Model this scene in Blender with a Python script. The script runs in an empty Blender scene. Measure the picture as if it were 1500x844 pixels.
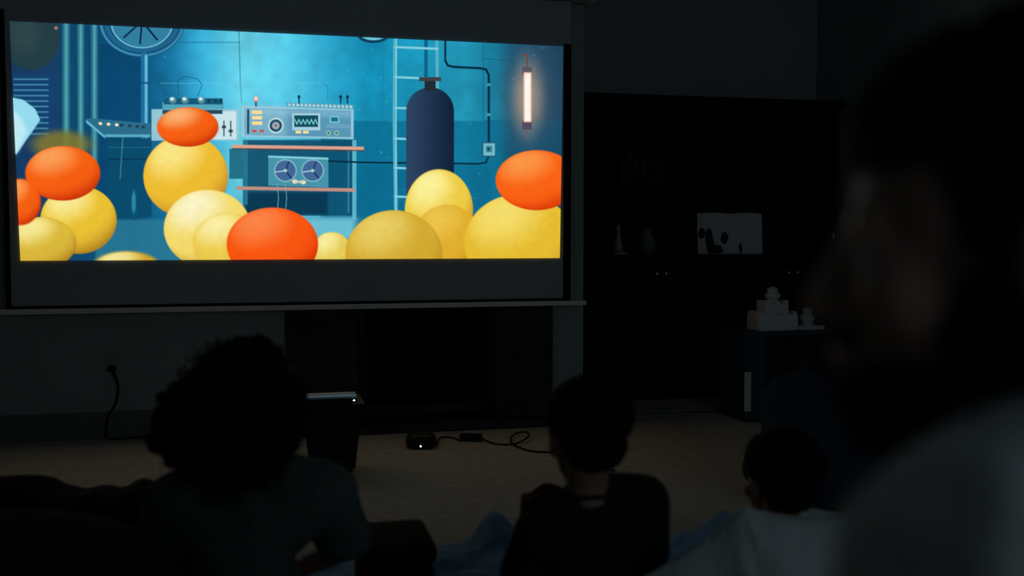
import bpy, bmesh, math, random
import numpy as np
from mathutils import Vector, Matrix, noise
random.seed(7)
S = bpy.context.scene; C = S.collection
PI = math.pi
# ------------------------------------------------------------------ camera
TH = math.radians(13.7); PT = math.atan(77/1500); F = 1500.0; CZ = 0.95
cd = bpy.data.cameras.new('camera'); cam = bpy.data.objects.new('camera', cd); C.objects.link(cam)
cd.sensor_width = 36; cd.lens = 36; cd.clip_start = .02
cam.location = (0, 0, CZ); cam.rotation_euler = (PI/2-PT, 0, -TH)
cd.dof.use_dof = True; cd.dof.focus_distance = 5.0; cd.dof.aperture_fstop = 2.0
S.camera = cam
# ------------------------------------------------------------------ world, light, exposure
w = bpy.data.worlds.new('world'); S.world = w; w.use_nodes = True
w.node_tree.nodes['Background'].inputs[0].default_value = (.10, .13, .16, 1)
w.node_tree.nodes['Background'].inputs[1].default_value = .02
S.view_settings.view_transform = 'Standard'; S.view_settings.look = 'None'
S.view_settings.gamma = 1; S.view_settings.exposure = 0.0
SCREEN_GAIN = 1.0
# the room is lit by the projected film itself (emissive picture on the screen, below)
# and by a cool fill light added in a made-up window behind the camera
wl = bpy.data.lights.new('added_rear_fill', 'AREA'); wl.shape = 'RECTANGLE'; wl.size = 1.5; wl.size_y = 1.2; wl.energy = 6.4; wl.color = (.72, .90, 1.0)
wo = bpy.data.objects.new('added_rear_fill', wl); C.objects.link(wo); wo.location = (1.9, -2.06, 1.5); wo.rotation_euler = (PI/2, 0, 0)

def ray(u, v):
    x = (u-750)/F; y = -(v-422)/F
    f = Vector((math.sin(TH)*math.cos(PT), math.cos(TH)*math.cos(PT), -math.sin(PT)))
    r = Vector((math.cos(TH), -math.sin(TH), 0)); up = Vector((math.sin(TH)*math.sin(PT), math.cos(TH)*math.sin(PT), math.cos(PT)))
    return f + x*r + y*up
def PY(u, v, y):  d = ray(u, v); t = y/d.y; return Vector((d.x*t, y, CZ+d.z*t))
def PF(u, v, z=0): d = ray(u, v); t = (z-CZ)/d.z; return Vector((d.x*t, d.y*t, z))
def PD(u, v, t):  d = ray(u, v); return Vector((d.x*t, d.y*t, CZ+d.z*t))

# ------------------------------------------------------------------ materials
def lin(c):
    return tuple(((x/255)/12.92 if x/255 <= .04045 else ((x/255+.055)/1.055)**2.4) for x in c)
def mat(name, col, rough=.8, metal=0, var=.15, scale=20, bump=0, bscale=None, emit=None, spec=.5):
    m = bpy.data.materials.new(name); m.use_nodes = True; nt = m.node_tree; N = nt.nodes; L = nt.links
    b = N['Principled BSDF']; b.inputs['Roughness'].default_value = rough; b.inputs['Metallic'].default_value = metal
    b.inputs['Specular IOR Level'].default_value = spec
    tc = N.new('ShaderNodeTexCoord'); nz = N.new('ShaderNodeTexNoise'); nz.inputs['Scale'].default_value = scale
    nz.inputs['Detail'].default_value = 5; L.new(tc.outputs['Object'], nz.inputs['Vector'])
    cr = N.new('ShaderNodeValToRGB'); L.new(nz.outputs['Fac'], cr.inputs['Fac'])
    cr.color_ramp.elements[0].position = .3; cr.color_ramp.elements[1].position = .7
    cr.color_ramp.elements[0].color = tuple(c*(1-var) for c in col)+(1,)
    cr.color_ramp.elements[1].color = tuple(min(1, c*(1+var)) for c in col)+(1,)
    L.new(cr.outputs['Color'], b.inputs['Base Color'])
    if bump:
        n2 = N.new('ShaderNodeTexNoise'); n2.inputs['Scale'].default_value = bscale or scale; n2.inputs['Detail'].default_value = 4
        L.new(tc.outputs['Object'], n2.inputs['Vector'])
        bp = N.new('ShaderNodeBump'); bp.inputs['Strength'].default_value = bump; bp.inputs['Distance'].default_value = .01
        L.new(n2.outputs['Fac'], bp.inputs['Height']); L.new(bp.outputs['Normal'], b.inputs['Normal'])
    if emit:
        b.inputs['Emission Color'].default_value = emit[0]+(1,); b.inputs['Emission Strength'].default_value = emit[1]
    return m
M = dict(
    outlet=mat('outlet_plastic', (.36, .37, .36), .6, var=.03),
    wall=mat('wall_paint', (.34, .40, .42), .9, var=.04, scale=3, bump=.1, bscale=150),
    ceil=mat('ceiling_paint', (.5, .56, .6), .95, var=.03, scale=3),
    carpet=mat('carpet', (.58, .54, .48), 1, var=.13, scale=22, bump=.9, bscale=260, spec=.1),
    trim=mat('painted_trim', (.16, .18, .18), .6, var=.03),
    screen=mat('screen_fabric', (.40, .44, .48), .9, var=.02, scale=5, spec=.2),
    blackcloth=mat('black_screen_border', (.004, .004, .005), .9, var=.05, spec=.1),
    casing=mat('screen_case', (.88, .88, .86), .5, var=.03),
    blackplastic=mat('black_plastic', (.008, .008, .009), .5, var=.1, spec=.3),
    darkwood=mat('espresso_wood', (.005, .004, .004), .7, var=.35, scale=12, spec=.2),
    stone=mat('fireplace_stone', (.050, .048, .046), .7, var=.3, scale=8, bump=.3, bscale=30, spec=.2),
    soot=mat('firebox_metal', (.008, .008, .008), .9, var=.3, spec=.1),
    silver=mat('brushed_metal', (.6, .62, .65), .3, metal=1, var=.05),
    steel=mat('knob_metal', (.8, .8, .8), .25, metal=1, var=.03),
    white=mat('white_plastic', (.75, .77, .78), .6, var=.03),
    paper=mat('paper', (.70, .74, .78), .8, var=.03),
    ink=mat('black_ink', (.015, .015, .017), .8, var=.05),
    bluebox=mat('navy_panel', (.03, .06, .10), .7, var=.1),
    bluecloth=mat('navy_beanbag_cloth', (.025, .05, .085), .95, var=.12, bump=.3, bscale=120, spec=.1),
    blanket=mat('blue_blanket_cloth', (.24, .38, .54), .95, var=.2, scale=14, bump=.5, bscale=180, spec=.1),
    darkcloth=mat('dark_blanket_cloth', (.012, .014, .015), .95, var=.3, scale=10, bump=.5, bscale=120, spec=.1),
    greencloth=mat('charcoal_green_cloth', (.028, .036, .036), .95, var=.2, scale=10, bump=.4, bscale=120, spec=.1),
    redcloth=mat('dark_red_cloth', (.07, .012, .010), .95, var=.2, bump=.3, bscale=120, spec=.1),
    whitecloth=mat('white_blanket_cloth', (.52, .60, .62), .95, var=.06, bump=.4, bscale=90, spec=.1),
    skin=mat('brown_skin', (.44, .28, .22), .55, var=.10, scale=30, bump=.1, bscale=200, spec=.35),
    skin2=mat('light_brown_skin', (.33, .19, .14), .55, var=.10, scale=30, bump=.1, bscale=200, spec=.35),
    hair=mat('black_hair', (.006, .005, .005), .7, var=.3, bump=.8, bscale=160, spec=.1),
    teal=mat('dark_teal_shirt_cloth', (.10, .135, .13), .95, var=.12, bump=.4, bscale=140, spec=.1),
    navy=mat('charcoal_shirt_cloth', (.018, .020, .022), .95, var=.12, bump=.4, bscale=140, spec=.1),
    greyshirt=mat('grey_shirt_cloth', (.64, .70, .72), .95, var=.08, bump=.4, bscale=140, spec=.1),
    jeans=mat('dark_trouser_cloth', (.02, .024, .035), .95, var=.15, bump=.4, bscale=140, spec=.1),
    eye=mat('eye_white', (.6, .6, .6), .2, var=.02), iris=mat('iris_brown', (.03, .015, .01), .2, var=.05),
    tablet=mat('device_glass', (.45, .66, .85), .36, metal=1, var=.02),
    led=mat('led_light', (.8, .8, .8), .4, emit=((.9, .97, 1), 2.0)),
    ceramic=mat('pale_ceramic', (.32, .36, .38), .4, var=.1),
    spines=mat('book_cloth', (.05, .015, .015), .8, var=.2),
)
# ------------------------------------------------------------------ mesh helpers
def link(name, me, m, parent=None, smooth=False):
    o = bpy.data.objects.new(name, me); C.objects.link(o)
    if m and not me.materials: me.materials.append(m)
    if parent: o.parent = parent; o.matrix_parent_inverse = parent.matrix_basis.inverted()
    if smooth:
        me.shade_smooth()
    return o
def obj(name, bm, m, parent=None, smooth=False):
    bmesh.ops.recalc_face_normals(bm, faces=bm.faces)
    me = bpy.data.meshes.new(name); bm.to_mesh(me); bm.free()
    return link(name, me, m, parent, smooth)
def tag(o, label, cat, group=None, kind=None):
    o['label'] = label; o['category'] = cat
    if group: o['group'] = group
    if kind: o['kind'] = kind
    return o
def thing(name, loc, label, cat, group=None, rz=0):
    o = bpy.data.objects.new(name, None); C.objects.link(o); o.location = loc; o.rotation_euler = (0, 0, rz)
    o.empty_display_size = .05
    return tag(o, label, cat, group)
def struct(o): o['kind'] = 'structure'; return o
def bx(bm, x0, x1, y0, y1, z0, z1, bev=0, mtx=None):
    r = bmesh.ops.create_cube(bm, size=1); v = r['verts']
    bmesh.ops.scale(bm, vec=(x1-x0, y1-y0, z1-z0), verts=v)
    bmesh.ops.translate(bm, vec=((x0+x1)/2, (y0+y1)/2, (z0+z1)/2), verts=v)
    if mtx is not None: bmesh.ops.transform(bm, matrix=mtx, verts=v)
    if bev:
        es = list({e for q in v for e in q.link_edges})
        bmesh.ops.bevel(bm, geom=es, offset=bev, segments=2, affect='EDGES', profile=.6)
def box(*a, bev=0):
    bm = bmesh.new(); bx(bm, *a, bev=bev); return bm
def lathe(bm, prof, c=(0, 0, 0), n=24):
    rings = []
    for r, z in prof:
        rings.append([bm.verts.new((c[0]+max(r, 1e-4)*math.cos(2*PI*k/n), c[1]+max(r, 1e-4)*math.sin(2*PI*k/n), c[2]+z)) for k in range(n)])
    for a, b in zip(rings, rings[1:]):
        for k in range(n): bm.faces.new((a[k], a[(k+1) % n], b[(k+1) % n], b[k]))
    bm.faces.new(rings[0][::-1]); bm.faces.new(rings[-1])
def smoothpts(P, n=6):
    P = [Vector(p) for p in P]; out = []
    for i in range(len(P)-1):
        a = P[max(i-1, 0)]; b = P[i]; c = P[i+1]; d = P[min(i+2, len(P)-1)]
        for k in range(n):
            t = k/n
            out.append(.5*((2*b)+(c-a)*t+(2*a-5*b+4*c-d)*t*t+(3*b-a-3*c+d)*t**3))
    out.append(P[-1]); return out
def tube(bm, P, r, n=8, r1=None):
    rings = []; L = len(P); u = None
    for i, p in enumerate(P):
        d = (P[min(i+1, L-1)]-P[max(i-1, 0)]).normalized()
        if u is None: u = d.orthogonal().normalized()
        u = (u-d*u.dot(d)).normalized(); v = d.cross(u)
        rr = r if r1 is None else r+(r1-r)*i/(L-1)
        rings.append([bm.verts.new(p+rr*(math.cos(2*PI*k/n)*u+math.sin(2*PI*k/n)*v)) for k in range(n)])
    for a, b in zip(rings, rings[1:]):
        for k in range(n): bm.faces.new((a[k], a[(k+1) % n], b[(k+1) % n], b[k]))
    bm.faces.new(rings[0][::-1]); bm.faces.new(rings[-1])
def ell(bm, c, r, rot=None, sub=3):
    v = bmesh.ops.create_icosphere(bm, subdivisions=sub, radius=1)['verts']
    m = Matrix.Translation(Vector(c)) @ (rot.to_4x4() if rot else Matrix.Identity(4)) @ Matrix.Diagonal((r[0], r[1], r[2], 1))
    bmesh.ops.transform(bm, matrix=m, verts=v)
def cap(bm, a, b, ra, rb):
    a = Vector(a); b = Vector(b); d = b-a
    ell(bm, a, (ra,)*3, sub=2); ell(bm, b, (rb,)*3, sub=2)
    q = d.to_track_quat('Z', 'Y').to_matrix()
    m = Matrix.Translation((a+b)/2) @ q.to_4x4()
    bmesh.ops.create_cone(bm, cap_ends=True, segments=20, radius1=ra, radius2=rb, depth=max(d.length, 1e-4), matrix=m)
def chain(bm, P, R):
    for i in range(len(P)-1): cap(bm, P[i], P[i+1], R[i], R[i+1])
def fuse(bm, voxel, smooth=2, fold=0, fscale=8, name='m', seed=0):
    """union of the closed pieces in bm as one continuous surface"""
    me = bpy.data.meshes.new('tmp'); bm.to_mesh(me); bm.free()
    o = bpy.data.objects.new('tmp', me); C.objects.link(o)
    md = o.modifiers.new('r', 'REMESH'); md.mode = 'VOXEL'; md.voxel_size = voxel
    if smooth:
        s = o.modifiers.new('s', 'SMOOTH'); s.factor = .5; s.iterations = smooth
    dg = bpy.context.evaluated_depsgraph_get()
    out = bpy.data.meshes.new_from_object(o.evaluated_get(dg))
    bpy.data.objects.remove(o); bpy.data.meshes.remove(me)
    out.name = name
    if fold:
        n = len(out.vertices); co = np.empty(n*3, np.float32); no = np.empty(n*3, np.float32)
        out.vertices.foreach_get('co', co); out.vertices.foreach_get('normal', no)
        co = co.reshape(-1, 3); no = no.reshape(-1, 3)
        for i in range(n):
            x, y, z = co[i]
            f = noise.noise(Vector((x*fscale+seed, y*fscale, z*fscale*.55)))
            f = 1-abs(f)*2 + .5*noise.noise(Vector((x*fscale*3, y*fscale*3+seed, z*fscale*2)))
            co[i] += no[i]*(f-.5)*fold
        out.vertices.foreach_set('co', co.ravel()); out.update()
    out.shade_smooth()
    return out
def sheet(fn, nx, ny, th=.006):
    """closed cloth slab from fn(u,v)->point"""
    bm = bmesh.new(); g = [[bm.verts.new(fn(i/nx, j/ny)) for i in range(nx+1)] for j in range(ny+1)]
    for j in range(ny):
        for i in range(nx): bm.faces.new((g[j][i], g[j][i+1], g[j+1][i+1], g[j+1][i]))
    bmesh.ops.recalc_face_normals(bm, faces=bm.faces)
    bmesh.ops.solidify(bm, geom=bm.faces[:], thickness=th)
    return bm

# ------------------------------------------------------------------ room shell
YW = 5.08; XC = 1.62; YN = 5.93; XR = 3.44; XL = -2.3; YB = -2.0; H = 2.6
YSUR = YW-.03
struct(obj('floor', box(XL-.1, XR+.1, YB-.1, YN+.1, -.1, 0), M['carpet']))
struct(obj('ceiling', box(XL-.1, XR+.1, YB-.1, YN+.1, H, H+.1), M['ceil']))
fx0, fx1 = .455, 1.145; fz = .80           # firebox opening
bm = bmesh.new()
bx(bm, XL-.1, fx0-.02, YW, YN, 0, H); bx(bm, fx1+.02, XC, YW, YN, 0, H)
bx(bm, fx0-.02, fx1+.02, YW, YN, fz+.02, H); bx(bm, fx0-.02, fx1+.02, YW+.5, YN, 0, fz+.02)
bx(bm, XC, XR+.1, YN, YN+.1, 0, H)
struct(obj('wall_back', bm, M['wall']))
struct(obj('wall_right', box(XR, XR+.1, YB-.1, YN, 0, H), M['wall']))
struct(obj('wall_left', box(XL-.1, XL, YB-.1, YW, 0, H), M['wall']))
bm = bmesh.new()
bx(bm, XL, 1.15, YB-.1, YB, 0, H); bx(bm, 2.65, XR, YB-.1, YB, 0, H); bx(bm, 1.15, 2.65, YB-.1, YB, 0, .9); bx(bm, 1.15, 2.65, YB-.1, YB, 2.1, H)
struct(obj('wall_front', bm, M['wall']))
bm = bmesh.new()
for a, b, c, d in ((1.15, 1.19, .9, 2.1), (2.61, 2.65, .9, 2.1), (1.15, 2.65, .9, .94), (1.15, 2.65, 2.06, 2.1), (1.885, 1.915, .9, 2.1)): bx(bm, a, b, YB-.05, YB+.01, c, d)
struct(obj('added_window_1', bm, M['casing']))  # unseen window frame, added to hold the rear fill light
bm = bmesh.new()
bx(bm, XL, .10, YW-.014, YW, 0, .10, .003); bx(bm, XL, .10, YW-.008, YW, .10, .125, .003)
struct(obj('baseboard_back', bm, M['trim']))
bm = bmesh.new(); bx(bm, 1.455, XC+.014, YW-.014, YW, 0, .12, .003); bx(bm, XC, XC+.014, YW, 5.42, 0, .12, .003)
struct(obj('baseboard_corner', bm, M['trim']))
struct(obj('baseboard_right', box(XR-.014, XR, YB, 5.4, 0, .12, bev=.003), M['trim']))
struct(obj('trim_1', box(XC+.02, 2.55, 5.02, 5.05, 0, .006, bev=.002), M['silver']))

# ------------------------------------------------------------------ fireplace
t = thing('fireplace', (.78, YSUR, 0), 'dark stone fireplace under the projector screen with black firebox', 'fireplace')
for (a, b) in ((.105, .455), (1.145, 1.45)):
    n = 4; z = .03
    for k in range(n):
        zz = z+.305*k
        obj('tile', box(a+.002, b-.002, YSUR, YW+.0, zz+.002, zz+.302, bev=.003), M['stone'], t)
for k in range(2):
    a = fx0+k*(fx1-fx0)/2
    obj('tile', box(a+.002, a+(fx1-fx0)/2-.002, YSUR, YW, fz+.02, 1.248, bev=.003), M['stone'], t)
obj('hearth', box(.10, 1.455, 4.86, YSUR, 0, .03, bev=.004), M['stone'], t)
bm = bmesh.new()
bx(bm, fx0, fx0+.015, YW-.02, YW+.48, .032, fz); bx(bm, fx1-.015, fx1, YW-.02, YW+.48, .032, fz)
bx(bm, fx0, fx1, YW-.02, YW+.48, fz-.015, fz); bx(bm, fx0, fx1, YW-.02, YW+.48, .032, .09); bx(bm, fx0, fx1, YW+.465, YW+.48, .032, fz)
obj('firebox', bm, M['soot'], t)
bm = bmesh.new()
for a, b, c, d in ((fx0, fx0+.04, .08, fz), (fx1-.04, fx1, .08, fz), (fx0, fx1, fz-.05, fz), (fx0, fx1, .06, .11)):
    bx(bm, a, b, YW-.045, YW-.02, c, d, .003)
obj('door_frame', bm, M['blackplastic'], t)
for k in range(3):
    bm = bmesh.new(); tube(bm, [Vector((.6, YW+.15+.07*k, .13+.02*(k % 2))), Vector((1.0, YW+.17+.07*k, .13+.02*(k % 2)))], .035, 10)
    obj('log', bm, M['soot'], t)

# ------------------------------------------------------------------ projector screen
YS = YW-.10
t = thing('projector_screen', (.2, YS, .6), 'large pull-down projector screen glowing with a blue film picture', 'projector screen')
a = PY(12, 20, YS); b = PY(829, 20, YS)
fl, fr = PY(21, 440, YS).x-.012, PY(827, 440, YS).x
ft, fb = 2.12, PY(828, 440, YS).z
obj('fabric', box(fl-.02, fr+.03, YS, YS+.002, fb, ft), M['screen'], t)
# thin black masking round the picture area
xl, xr = fl-.022, fr+.032
e = obj('border', box(xl, fl+.0, YS-.001, YS+.003, fb, 1.95), M['blackcloth'], t)
e = obj('border', box(fr-.008, xr, YS-.001, YS+.003, fb, 1.91), M['blackcloth'], t)
obj('border', box(xl, xr, YS-.001, YS+.003, fb-.012, fb+.012), M['blackcloth'], t)
bm = bmesh.new(); z = PY(858, 443, YS).z
bx(bm, PY(-18, 456, YS).x, PY(858, 443, YS).x, YS-.018, YS+.012, z-.014, z+.010, .006)
obj('bottom_bar', bm, M['casing'], t)
bm = bmesh.new(); bx(bm, PY(-60, 5, YS).x, PY(862, 5, YS).x, YS-.05, YS+.06, 2.128, 2.24, .012)
obj('case', bm, M['casing'], t)
obj('end_cap', box(PY(862, 5, YS).x, PY(872, 5, YS).x, YS-.055, YS+.065, 2.122, 2.245, bev=.008), M['casing'], t)
bm = bmesh.new(); bx(bm, PY(838, 2, YS).x, PY(848, 2, YS).x, YS-.062, YS+.09, 2.14, 2.27, .004)
obj('bracket', bm, M['blackplastic'], t)

# the projected film frame: a flat picture painted per vertex on a fine grid (plain machine room with plain coloured balls)
def sstep(a, b, x):
    t_ = np.clip((x-a)/(b-a), 0, 1); return t_*t_*(3-2*t_)
NX, NY = 812, 352
U, V = np.meshgrid(np.linspace(0, 1, NX), np.linspace(0, 1, NY))
q = [(14, 31), (825, 68), (820, 378), (30, 382)]
Wc = [PY(x, y, YS-.004) for x, y in q]
Wp = np.zeros((NY, NX, 3))
for k, wgt in enumerate(((1-U)*(1-V), U*(1-V), U*V, (1-U)*V)):
    for c in range(3): Wp[..., c] += wgt*Wc[k][c]
# picture coordinates (drawing units) from the plane position, one unit = one drawing unit of an 812 x 350 sheet
f_ = np.array(ray(750, 422)); f_ = f_/np.linalg.norm(f_); r_ = np.array((math.cos(TH), -math.sin(TH), 0)); u_ = np.cross(r_, f_)
rel = Wp-np.array((0, 0, CZ)); dd = rel@f_
X = 750+F*(rel@r_)/dd; Y = 422-F*(rel@u_)/dd
rng = np.random.default_rng(3)
def vnoise(s, seed):
    g = np.random.default_rng(seed).random((80, 140)); x = X/s; y = Y/s
    xi = np.floor(x).astype(int) % 139; yi = np.floor(y).astype(int) % 79; fx = x-np.floor(x); fy = y-np.floor(y)
    fx = fx*fx*(3-2*fx); fy = fy*fy*(3-2*fy)
    return (g[yi, xi]*(1-fx)+g[yi, xi+1]*fx)*(1-fy)+(g[yi+1, xi]*(1-fx)+g[yi+1, xi+1]*fx)*fy
I = np.zeros((NY, NX, 3))
kx = np.array([14, 60, 100, 150, 200, 250, 300, 350, 420, 480, 540, 600, 680, 740, 790, 830])
kc = np.array([(18, 62, 95), (22, 72, 112), (18, 70, 108), (12, 80, 122), (14, 84, 128), (24, 120, 165), (58, 174, 212), (102, 206, 228), (84, 196, 224), (46, 164, 202), (20, 142, 182), (26, 148, 184), (36, 155, 188), (22, 118, 150), (32, 84, 112), (30, 72, 98)], float)
for c in range(3): I[..., c] = np.interp(X, kx, kc[:, c])
I *= (.90+.14*vnoise(60, 1)+.08*vnoise(14, 2))[..., None]
def blend(m, col):
    m = np.clip(m, 0, 1)[..., None]; I[:] = I*(1-m)+np.array(col, float)*m
def rect(x0, y0, x1, y1, col, a=1, s=.7):
    blend(a*sstep(-s, s, X-x0)*sstep(-s, s, x1-X)*sstep(-s, s, Y-y0)*sstep(-s, s, y1-Y), col)
def poly(P, col, a=1, s=.8):
    m = np.ones_like(X); n = len(P); area = sum(P[i][0]*P[(i+1) % n][1]-P[(i+1) % n][0]*P[i][1] for i in range(n))
    for i in range(n):
        (x0, y0), (x1, y1) = P[i], P[(i+1) % n]; L_ = math.hypot(x1-x0, y1-y0)
        d = ((x1-x0)*(Y-y0)-(y1-y0)*(X-x0))/L_*(1 if area > 0 else -1)
        m = m*sstep(-s, s, d)
    blend(a*m, col)
def line(P, w_, col, a=1, s=.7):
    m = np.zeros_like(X)
    for (x0, y0), (x1, y1) in zip(P, P[1:]):
        l2 = (x1-x0)**2+(y1-y0)**2+1e-9
        t_ = np.clip(((X-x0)*(x1-x0)+(Y-y0)*(y1-y0))/l2, 0, 1)
        d = np.hypot(X-x0-t_*(x1-x0), Y-y0-t_*(y1-y0)); m = np.maximum(m, sstep(w_/2+s, w_/2-s, d))
    blend(a*m, col)
def elp(cx, cy, rx, ry, col, a=1, s=1.0):
    d = np.sqrt(((X-cx)/rx)**2+((Y-cy)/ry)**2); sc_ = s/min(rx, ry)
    blend(a*sstep(1+sc_, 1-sc_, d), col)
def ring(cx, cy, rx, ry, w_, col, a=1):
    d = np.abs(np.sqrt(((X-cx)/rx)**2+((Y-cy)/ry)**2)-1)*min(rx, ry); blend(a*sstep(w_/2+.7, w_/2-.7, d), col)
def ball(cx, cy, rx, ry, base, hi, lo, s=1.2, hx=-.3, hy=-.55):
    d = np.sqrt(((X-cx)/rx)**2+((Y-cy)/ry)**2); nx_ = (X-cx)/rx; ny_ = (Y-cy)/ry; nz_ = np.sqrt(np.clip(1-d*d, 0, 1))
    lg = nx_*hx+ny_*hy+nz_*.6
    col = np.array(base, float)+(np.array(hi, float)-base)*sstep(.45, 1, lg)[..., None]
    col = col+(np.array(lo, float)-col)*sstep(.35, -.6, lg)[..., None]
    m = sstep(1+s/min(rx, ry), 1-s/min(rx, ry), d)[..., None]; I[:] = I*(1-m)+col*m
# wall lower band, seams, floor
rect(470, 176, 840, 330, (8, 104, 140), .65); rect(470, 240, 720, 330, (8, 92, 128), .35, 6)
rect(740, 30, 840, 330, (30, 62, 88), .55, 14)
rect(140, 60, 215, 330, (8, 60, 100), .5, 10); rect(14, 30, 90, 330, (26, 56, 104), .5, 12)
line([(145, 62), (352, 62)], 1, (20, 100, 140), .8); line([(350, 45), (352, 120)], 1.2, (20, 105, 145), .8)
line([(235, 122), (480, 122)], 1, (110, 205, 225), .6); line([(352, 122), (354, 150)], 1, (20, 110, 150), .6)
line([(470, 121), (480, 125), (480, 145)], 1, (20, 120, 160), .6); line([(708, 66), (708, 178)], 1.2, (14, 100, 135), .8)
line([(708, 86), (770, 90)], 1, (16, 80, 115), .8); line([(470, 176), (708, 177)], 1, (60, 175, 205), .5)
line([(560, 60), (560, 175)], 6, (10, 120, 165), .25, 4)
for _ in range(90):
    x, y = rng.uniform(230, 815), rng.uniform(70, 300); elp(x, y, rng.uniform(.6, 1.6), rng.uniform(.5, 1.3), (120, 210, 230), rng.uniform(.15, .5), .5)
poly([(140, 322), (500, 318), (560, 318), (700, 345), (700, 390), (140, 390)], (40, 120, 150), .9, 3)
poly([(440, 318), (522, 318), (520, 352), (440, 352)], (120, 205, 225), .85, 8)
# round tank top left, louvres, cone lamp
poly([(14, 20), (90, 20), (70, 100), (14, 104)], (24, 58, 92), .9, 6)
elp(46, 55, 42, 47, (36, 62, 70), 1, 2); elp(36, 50, 20, 26, (66, 84, 80), .35, 14); elp(82, 41, 2.5, 2.5, (200, 150, 110), .8)
rect(16, 110, 78, 200, (20, 66, 112), .9, 1.2)
for k in range(11): rect(20, 115+k*8, 71, 117.2+k*8, (84, 158, 190), .75, .8)
poly([(14, 142), (34, 146), (52, 160), (59, 176), (24, 226), (14, 226)], (150, 220, 240), 1, 1.5)
poly([(14, 160), (24, 164), (40, 190), (24, 226), (14, 226)], (215, 245, 250), .7, 6)
# standing pipes
for x0, x1 in ((88, 103), (110, 124), (130, 144)):
    w_ = x1-x0
    g = np.clip(1-np.abs((X-(x0+w_*.6))/(w_*.55)), 0, 1)
    m = sstep(-.7, .7, X-x0)*sstep(-.7, .7, x1-X)*sstep(245, 243, Y)
    col = np.array((10, 66, 100.))+(np.array((84, 172, 184.))-np.array((10, 66, 100.)))*(g**1.3)[..., None]
    I[:] = I*(1-m[..., None])+col*m[..., None]
# round fan and its stem
elp(208, 32, 63, 52, (22, 82, 122)); ring(208, 32, 60, 49, 3, (60, 140, 175)); ring(208, 32, 52, 42, 5, (30, 102, 142)); elp(208, 32, 45, 38, (50, 128, 162)); ring(208, 32, 45, 38, 2, (110, 185, 210))
for k in range(9):
    a_ = 2*PI*k/9+.25; line([(208+8*math.cos(a_), 32+6*math.sin(a_)), (208+38*math.cos(a_), 32+32*math.sin(a_))], 2.6, (10, 36, 62))
elp(208, 32, 7, 6, (20, 70, 105))
line([(212, 82), (212, 200)], 11, (30, 110, 160)); line([(214, 82), (214, 200)], 4, (110, 195, 225), .9); rect(205, 120, 219, 123, (20, 80, 120), .8)
# sloping console
poly([(126, 175), (131, 173), (232, 182), (222, 200), (154, 199)], (44, 110, 140)); poly([(126, 175), (154, 199), (154, 203), (126, 180)], (96, 180, 205))
rect(154, 197, 220, 201, (96, 180, 205), .9); rect(158, 203, 222, 318, (10, 76, 108), .9)
line([(158, 233), (222, 233)], 1.2, (6, 40, 66)); line([(160, 216), (220, 216)], .8, (30, 120, 150))
for x in (147, 159, 171, 178, 190, 201, 210): elp(x, 181+(x-147)*.08, 2.6, 2.2, (255, 235, 200) if x < 172 else (30, 60, 80)); 
line([(180, 200), (176, 262)], 1, (90, 150, 170)); elp(196, 300, 6, 22, (10, 80, 118)); elp(196, 296, 3, 16, (60, 160, 190), .7)
# white amplifier stack
rect(222, 160, 350, 206, (150, 200, 215)); rect(238, 150, 328, 160, (84, 168, 190)); rect(240, 144, 326, 153, (20, 90, 120)); rect(300, 163, 346, 204, (205, 232, 238)); rect(238, 161, 326, 167, (20, 60, 84), .9)
for x in (253, 271, 295): elp(x, 147, 5.5, 5, (80, 140, 155)); elp(x-1, 145, 3, 2.5, (220, 240, 240))
for x in (306, 316, 324): elp(x, 148, 2, 2.4, (15, 60, 80))
for x in (328, 338): rect(x-1, 177, x+1, 200, (60, 96, 110)); rect(x-3, 184+(x-328)*.6, x+3, 188+(x-328)*.6, (40, 70, 84))
line([(262, 140), (260, 118), (272, 112), (290, 116), (296, 124), (290, 140)], 1, (16, 90, 130), .9); line([(238, 142), (242, 132), (246, 140)], 1, (16, 90, 130), .9)
elp(312, 180, 4, 3, (235, 220, 170)); elp(312, 191, 4, 2.4, (150, 50, 50))
# rack: shelves, posts, radio set, tape deck
rect(356, 205, 520, 316, (14, 76, 104), .9, 1.5); rect(470, 222, 514, 314, (14, 88, 122), .7, 6); rect(360, 282, 480, 314, (8, 50, 76), .8, 3)
rect(357, 205, 363, 300, (40, 120, 150), .9); rect(516, 205, 522, 322, (100, 190, 210), .9); rect(509, 215, 512, 312, (40, 130, 160), .9)
poly([(354, 155), (518, 160), (518, 204), (354, 200)], (150, 200, 218)); poly([(358, 158), (514, 162), (514, 201), (358, 198)], (84, 146, 180), .9); poly([(356, 157), (516, 160), (516, 172), (356, 168)], (150, 205, 228), .45, 7)
poly([(354, 155), (420, 157), (420, 201), (354, 200)], (170, 215, 230), .4, 8)
poly([(420, 150), (518, 154), (518, 160), (420, 156)], (90, 160, 180)); 
for k in range(16): elp(424+k*6, 153.5+k*.2, 2, 2.2, (190, 225, 235), .9)
for x in (438, 499, 509): line([(x, 141), (x, 151)], 2, (10, 60, 84)); elp(x, 142, 2, 2.6, (10, 50, 70))
elp(375, 145, 3.4, 4, (255, 150, 150)); elp(375, 144, 1.8, 2, (255, 245, 240)); rect(373.5, 149, 376.5, 156, (60, 100, 120))
for k in range(3): rect(369, 162+k*8, 384, 167+k*8, (255, 224, 150))
for x in (373, 384): rect(x-4, 190, x+3, 194, (190, 90, 96))
rect(362, 160, 365, 196, (20, 70, 96))
elp(404, 184, 11.5, 11.5, (190, 225, 230)); elp(404, 184, 9, 9, (30, 70, 92)); elp(404, 184, 5.5, 5.5, (150, 180, 190)); elp(404, 184, 2, 2, (190, 80, 90))
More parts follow.
